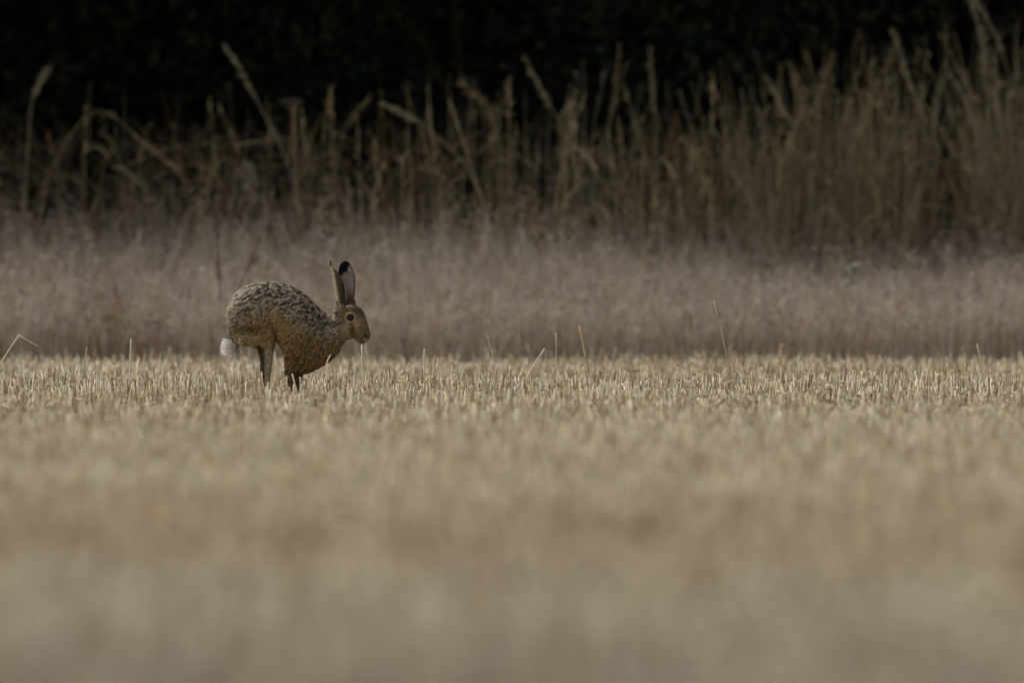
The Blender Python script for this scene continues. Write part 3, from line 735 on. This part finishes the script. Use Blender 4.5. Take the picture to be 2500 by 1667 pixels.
# ears: cupped sheets with thickness, outline traced edge to edge
def ear(edges, bulge, thick, dep0, dep1, flip):
    """edges: rows (left xy, right xy) from base to tip"""
    arr = bez(np.array([[*a, *b] for a, b in edges], float), 5 * (len(edges) - 1)); m = len(arr); n = 12
    outer, inner = [], []
    for k, (lx, ly, rx, ry) in enumerate(arr):
        t = k / (m - 1); s = np.linspace(0, 1, n); wdt = math.hypot(rx - lx, ry - ly)
        dp_ = dep0 * (1 - t) + dep1 * t
        b_ = bulge * min(wdt, 110) * (4 * s * (1 - s)) ** 0.8
        th = thick * (1 - 0.55 * t) * (0.35 + 0.65 * (4 * s * (1 - s)) ** 0.5)
        for lst, off in ((outer, b_ + th / 2), (inner, b_ - th / 2)):
            lst.append([hp(lx + (rx - lx) * q, ly + (ry - ly) * q, dp_ - flip * o_) for q, o_ in zip(s, off)])
    O = np.array(outer); I = np.array(inner)
    ring = np.concatenate([O, I[:, ::-1]], 1); r_ = ring.shape[1]
    i = np.arange(m * r_).reshape(m, r_); i2 = np.roll(i, -1, 1)
    f = np.stack([i[:-1], i2[:-1], i2[1:], i[1:]], -1).reshape(-1, 4)
    cap = np.stack([i[-1, :n - 1], i[-1, 1:n], i[-1, ::-1][:n - 1] - 0, i[-1, ::-1][:n - 1]], -1)
    return ring.reshape(-1, 3), f
near = [((1335, 680), (1400, 690)), ((1330, 600), (1412, 600)), ((1322, 510), (1418, 520)), ((1303, 410), (1408, 420)), ((1288, 320), (1382, 330)), ((1276, 255), (1335, 262)), ((1264, 205), (1285, 208)), ((1260, 150), (1269, 150))]
far = [((1415, 640), (1490, 640)), ((1412, 560), (1500, 565)), ((1408, 480), (1509, 480)), ((1385, 390), (1514, 400)), ((1352, 300), (1512, 320)), ((1346, 250), (1495, 255)), ((1358, 200), (1475, 205)), ((1378, 168), (1448, 170)), ((1395, 158), (1436, 158))]
EV1, EF1 = ear(near, 0.55, 22, -66, -78, 1)
EV2, EF2 = ear(far, 0.30, 18, 64, 70, 1)
n0 = len(BV)
HV = np.concatenate([BV, EV1, EV2]); HF = np.concatenate([BF, EF1 + n0, EF2 + n0 + len(EV1)])

def clumpn(P, sc, off): return vnoise(P, sc, off)
def hare_colour(P, N_):
    """coat colour by place on the animal (tracing units), linear albedo"""
    zx = P[:, 0] / S + 928; zy = 1570 - P[:, 2] / S; dep = P[:, 1] / S
    n = len(P)
    def ss(a, b, x): t = np.clip((x - a) / (b - a), 0, 1); return t * t * (3 - 2 * t)
    n1 = clumpn(P * np.array([0.75, 1, 1.25]), 95, 3.1); n2 = clumpn(P, 190, 7.7); n3 = clumpn(P, 22, 1.3)
    grizz = lin(178, 165, 144); dark = lin(48, 40, 32); ochre = lin(157, 132, 90); rufous = lin(130, 104, 68); pale = lin(184, 170, 144); white = lin(244, 239, 230)
    # saddle: how far up the back
    top = np.interp(zx, [220, 480, 760, 1000, 1150, 1260], [700, 390, 375, 495, 640, 700])
    dback = zy - top
    saddle = 1 - ss(150, 420, dback + 60 * n3)
    c = np.tile(ochre, (n, 1)) * (1 + 0.25 * n1)[:, None]
    bk = grizz[None] * (1 - 0.0) * np.ones((n, 1))
    spot = ss(0.02, 0.30, n1 + 0.45 * n2 + 0.10)[:, None]
    bk = bk * (1 - spot * 0.85) + dark * spot * 0.85
    c = c * (1 - saddle)[:, None] + bk * saddle[:, None]
    # darker mantle over the shoulders
    mt = np.exp(-(((zx - 1110) / 130) ** 2 + ((zy - 690 - 0.35 * (zx - 1110)) / 70) ** 2)); c = c * (1 - mt * 0.45 * (0.6 + n3 + 0.5 * n1).clip(0, 1.3))[:, None]
    # grey rump
    rump = (1 - ss(300, 520, zx + 50 * n3)) * ss(350, 650, zy) * (1 - ss(900, 950, zy))
    gr_ = lin(152, 138, 112) * (1 - 0.45 * ss(-0.1, 0.3, n1 + 0.3 * n2))[:, None]
    c = c * (1 - rump * 0.8)[:, None] + gr_ * (rump * 0.8)[:, None]
    # shade under the curve of the thigh, painted into the coat
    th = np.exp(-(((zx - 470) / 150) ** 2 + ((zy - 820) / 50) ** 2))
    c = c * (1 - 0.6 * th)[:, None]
    # ochre flank stripe behind thigh
    fl = np.exp(-(((zx - 715) / 55) ** 2 + ((zy - 820) / 170) ** 2)); c = c * (1 - fl * 0.7)[:, None] + lin(186, 152, 98) * (fl * 0.7)[:, None]
    # chest, shoulder
    ch = ss(760, 900, zx + 40 * n3) * ss(780, 1000, zy) * (1 - ss(1380, 1430, zx))
    sp2 = ss(0.0, 0.32, n1 + 0.4 * n2)[:, None]
    cc_ = rufous * (1 + 0.3 * n2)[:, None] * (1 - 0.6 * sp2)
    c = c * (1 - ch * 0.85)[:, None] + cc_ * (ch * 0.85)[:, None]
    # neck: buff, pale patch by the cheek
    nk = np.exp(-(((zx - 1290) / 80) ** 2 + ((zy - 830) / 60) ** 2)); c = c * (1 - nk * 0.6)[:, None] + pale * (nk * 0.6)[:, None] * (1 + 0.3 * n1)[:, None]
    nd = np.exp(-(((zx - 1190) / 70) ** 2 + ((zy - 770) / 60) ** 2)); c = c * (1 - nd * 0.5)[:, None]
    # head
    hd = ss(1330, 1400, zx) * ss(600, 640, zy)
    hc = lin(148, 127, 92) * (1 + 0.45 * n1 + 0.35 * n2)[:, None]
    frow = np.exp(-(((zx - 1540) / 60) ** 2 + ((zy - 660) / 60) ** 2)); hc = hc * (1 - 0.6 * frow)[:, None]
    chk = np.exp(-(((zx - 1420) / 60) ** 2 + ((zy - 830) / 60) ** 2)); hc = hc * (1 - 0.75 * chk)[:, None] + pale * (0.75 * chk)[:, None]
    stripe = np.exp(-(((zx - 1540 - 0.15 * (zy - 800)) / 38) ** 2 + ((zy - 790) / 70) ** 2)); hc = hc * (1 - 0.8 * stripe)[:, None] + lin(188, 170, 136) * (0.8 * stripe)[:, None]
    drk = np.exp(-(((zx - 1490) / 22) ** 2 + ((zy - 850) / 70) ** 2)); hc = hc * (1 - 0.7 * drk)[:, None]
    mz = np.exp(-(((zx - 1610) / 60) ** 2 + ((zy - 905) / 60) ** 2)); hc = hc * (1 - 0.55 * mz)[:, None] + lin(104, 78, 46) * (0.55 * mz)[:, None]
    mo = np.exp(-(((zx - 1637 - 0.5 * (zy - 920)) / 12) ** 2 + ((zy - 915) / 36) ** 2)); hc = hc * (1 - 0.75 * mo)[:, None]
    chin = np.exp(-(((zx - 1595) / 60) ** 2 + ((zy - 978) / 22) ** 2)); hc = hc * (1 - 0.5 * chin)[:, None] + pale * (0.5 * chin)[:, None]
    ring = np.exp(-((np.hypot((zx - 1470) / 1.05, zy - 720) - 48) / 9) ** 2) * (np.abs(dep) > 40)
    hc = hc * (1 - 0.85 * ring)[:, None] + lin(198, 180, 144) * (0.85 * ring)[:, None]
    c = c * (1 - hd)[:, None] + hc * hd[:, None]
    # throat pale
    tr = np.exp(-(((zx - 1470) / 70) ** 2 + ((zy - 945) / 26) ** 2)); c = c * (1 - 0.6 * tr)[:, None] + pale * (0.6 * tr)[:, None]
    # pale streak from the ear base down the neck, darker patch under it
    eb = np.exp(-(((zx - 1285 - 0.9 * (700 - zy)) / 26) ** 2 + ((zy - 705) / 45) ** 2)); c = c * (1 - 0.8 * eb)[:, None] + pale * (0.8 * eb)[:, None]
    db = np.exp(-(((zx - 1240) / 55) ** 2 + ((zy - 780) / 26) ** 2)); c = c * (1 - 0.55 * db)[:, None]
    # shade in the crease by the thigh, painted as darker coat
    crease_shade = np.exp(-(((zx - 690 + 0.18 * (820 - zy)) / 14) ** 2 + ((zy - 800) / 120) ** 2)); c = c * (1 - 0.45 * crease_shade)[:, None]
    # legs, with shade on the far hind leg put into its colour
    lg = ss(930, 1040, zy) * (zx < 760) * (zx > 480)
    lc = lin(166, 149, 122) * (1 + 0.2 * n1)[:, None]; back = (1 - ss(596, 614, zx)) ; lc = lc * (1 - 0.62 * back)[:, None]
    c = c * (1 - lg)[:, None] + lc * lg[:, None]
    fg = ss(1290, 1370, zy) * (zx > 760); c = c * (1 - fg)[:, None] + lin(104, 80, 52) * fg[:, None] * (1 + 0.2 * n1)[:, None]
    # pale lower edge of the haunch
    sh = np.exp(-(((zx - 440) / 110) ** 2 + ((zy - 897) / 26) ** 2)); c = c * (1 - 0.8 * sh)[:, None] + lin(206, 194, 172) * (0.8 * sh)[:, None] * (1 + 0.4 * n1)[:, None]
    # underside pale
    ub = np.clip(-N_[:, 2] - 0.55, 0, 1) * (zy > 930) * (zx < 800); c = c + (pale - c) * np.clip(ub * 1.5, 0, 0.7)[:, None]
    # tail
    tl = (zx < 372) * ss(925, 965, zy + 0.35 * (268 - zx)); c = c * (1 - tl)[:, None] + white * tl[:, None]
    # ears
    e = ss(560, 620, 1180 - zy) * (zx > 1240); isn = (dep < -20)
    ec = lin(98, 86, 68) * np.ones((n, 1))
    rear = 1 - ss(0.15, 0.45, (zx - np.interp(zy, [150, 200, 260, 320, 410, 510, 600], [1258, 1262, 1276, 1288, 1303, 1322, 1330])) / 90.0)
    ec_n = ec * (1 - rear)[:, None] * 0.9 + lin(182, 168, 136) * rear[:, None]
    midd = np.exp(-((zx - 1392) / 26) ** 2) * ss(300, 420, zy); ec_n = ec_n * (1 - 0.45 * midd)[:, None]
    tipn = 1 - ss(185, 225, zy); ec_n = ec_n * (1 - tipn)[:, None] + lin(34, 26, 22) * tipn[:, None]
    ec_f = lin(146, 139, 130) * np.ones((n, 1)); low = ss(380, 560, zy); ec_f = ec_f * (1 - low)[:, None] + lin(96, 84, 70) * low[:, None]
    rim = ss(0, 1, (zx - np.interp(zy, [158, 205, 255, 320, 400, 480, 560], [1420, 1455, 1474, 1490, 1494, 1492, 1486])) / 14.0)
    ec_f = ec_f * (1 - 0.75 * rim)[:, None] + lin(84, 66, 50) * (0.75 * rim)[:, None]
    blk = (1 - ss(-18, 22, (zy - 280) + 1.3 * (zx - 1395))) ; blk = np.maximum(blk, (1 - ss(255, 290, zy)) * (1 - ss(1425, 1452, zx)))
    ec_f = ec_f * (1 - blk)[:, None] + lin(16, 14, 16) * blk[:, None]
    ee = np.where(isn[:, None], ec_n, ec_f)
    c = c * (1 - e)[:, None] + ee * e[:, None]
    return np.clip(c, 0.003, 0.9)

# smooth vertex normals
def vnormals(V, Fq):
    fn = np.cross(V[Fq[:, 2]] - V[Fq[:, 0]], V[Fq[:, 3]] - V[Fq[:, 1]])
    N_ = np.zeros_like(V)
    for j in range(4): np.add.at(N_, Fq[:, j], fn)
    return norm(N_), fn
VN, FN = vnormals(HV, HF)
# outward check per island is not needed: remesh and ears are wound the same way below
for a0, a1, f0 in ((n0, n0 + len(EV1), EF1 + n0), (n0 + len(EV1), len(HV), EF2 + n0 + len(EV1))):
    cen = HV[a0:a1].mean(0)
    # the near (outer) face should look at the camera (-Y)
    half = HV[a0:a1].reshape(-1, 24, 3)[:, :12].reshape(-1, 3)
    if VN[a0:a1].reshape(-1, 24, 3)[:, 3:9, 1].mean() > 0: VN[a0:a1] *= -1

root = thing('hare', (HX, D0, float(0.0)), 'brown hare bounding through the stubble, back arched and ears up', 'hare')
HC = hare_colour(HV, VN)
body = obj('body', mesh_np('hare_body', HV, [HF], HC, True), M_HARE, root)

# eyes
for sd, nm in ((-1, 'eye'), (1, 'eye')):
    V, f = ellipsoid(np.zeros(3), np.array([42, 30, 40]) * S, 0, 16)
    e = obj('eye', mesh_np('eye', V, [f], None, True), M_EYE, root); e.location = hp(1470, 720, sd * 78)

# fur
def fur(n_s):
    A = 0.5 * np.linalg.norm(FN, axis=1); fi = rng.choice(len(HF), n_s, p=A / A.sum())
    wq = rng.dirichlet(np.ones(4), n_s)
    P = (HV[HF[fi]] * wq[..., None]).sum(1); Nn = norm((VN[HF[fi]] * wq[..., None]).sum(1))
    zx = P[:, 0] / S + 928; zy = 1570 - P[:, 2] / S
    isear = fi >= len(BF)
    istail = (zx < 372) & (zy + 0.35 * (268 - zx) > 950)
    ishead = (zx > 1370) & (zy > 590) & ~isear
    isleg = (zy > 1010) & (zx < 760) & ~istail | (zy > 1300)
    keep = ~((np.hypot(zx - 1470, zy - 720) < 50)) ; 
    flow = np.tile(np.array([-1.0, 0, -0.45]), (n_s, 1))
    rumpd = np.clip((420 - zx) / 200, 0, 1)[:, None]; flow = flow * (1 - rumpd) + np.array([-0.35, 0, -1.0]) * rumpd
    ches = np.clip((zx - 800) / 300, 0, 1)[:, None] * np.clip((zy - 800) / 200, 0, 1)[:, None]; flow = flow * (1 - ches) + np.array([-0.75, 0, -0.75]) * ches
    flow[isleg] = (0.05, 0, -1); flow[ishead] = (-0.8, 0, 0.25); flow[isear] = (-0.1, 0, 1); flow[istail] = (-0.7, 0, 0.1)
    flow += rng.normal(0, 0.16, flow.shape)
    d = norm(flow - Nn * (flow * Nn).sum(1, keepdims=True))
    L = np.full(n_s, 0.016); L[isleg] = 0.007; L[ishead] = 0.0055; L[isear] = 0.0022; L[istail] = 0.030
    L *= rng.uniform(0.6, 1.25, n_s)
    lift = np.where(isear, 0.2, np.where(istail, 0.9, 0.42)) * rng.uniform(0.6, 1.3, n_s)
    tip = P + d * (L * np.cos(lift))[:, None] + Nn * (L * np.sin(lift))[:, None]
    # pull tips together in tufts
    nc = 7200; ci = rng.choice(n_s, nc, replace=False)
    kd = kdtree.KDTree(nc)
    for q, c_ in enumerate(ci): kd.insert(Vector(P[c_]), q)
    kd.balance()
    own = np.array([kd.find(Vector(p))[1] for p in P])
    cl = np.where(isear, 0.0, np.where(istail, 0.35, np.where(ishead, 0.25, 0.55)))[:, None]
    tip = tip * (1 - cl) + (tip[ci][own] + Nn * 0.001) * cl
    mid = P * 0.5 + tip * 0.5 + Nn * (L * 0.16)[:, None]
    tip[:, 2] -= L * 0.10
    tuft = rng.uniform(0.7, 1.3, nc)[own]
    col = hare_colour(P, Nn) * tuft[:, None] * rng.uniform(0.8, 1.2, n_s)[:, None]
    grz = np.where(isear | ishead | istail | isleg, 0.15, 1.0)[:, None]
    C = np.stack([col * (1 - 0.55 * grz), col * (1 - 0.2 * grz), col * (1 + 0.5 * grz) + 0.015 * grz], 1)
    Pp = np.stack([P - Nn * 0.001, mid, tip], 1)[keep]; C = C[keep]
    wd = np.where(isear, 0.0007, np.where(ishead, 0.0005, 0.0007))[keep]
    R_ = wd[:, None] * np.array([1.0, 0.85, 0.2])
    ref = Nn[keep]
    return tubes(Pp, R_, 2, np.clip(C, 0.002, 0.92), ref=ref)
mb = MB(); mb.add(*fur(150000))
fo = obj('fur', mb.mesh('hare_fur'), M_FUR, root); fo['kind'] = 'stuff'

# whiskers
nw = 14
b = np.array([hp(1600 + rng.uniform(-20, 25), 915 + rng.uniform(-15, 25), (-1 if q % 2 else 1) * 68) for q in range(nw)])
e = b + np.array([[rng.uniform(-0.012, 0.022), (-1 if q % 2 else 1) * rng.uniform(0.012, 0.03), -rng.uniform(0.02, 0.05)] for q in range(nw)])
PP = np.stack([b, (b + e) / 2 + np.array([0.003, 0, 0.004]), e], 1)
mb = MB(); mb.add(*tubes(PP, np.repeat(np.array([[0.0004, 0.0003, 0.0001]]), nw, 0), 3, np.broadcast_to(lin(210, 200, 185), (nw, 3, 3)).copy()))
wh = obj('whiskers', mb.mesh('whiskers'), M_FUR, root); wh['kind'] = 'stuff'
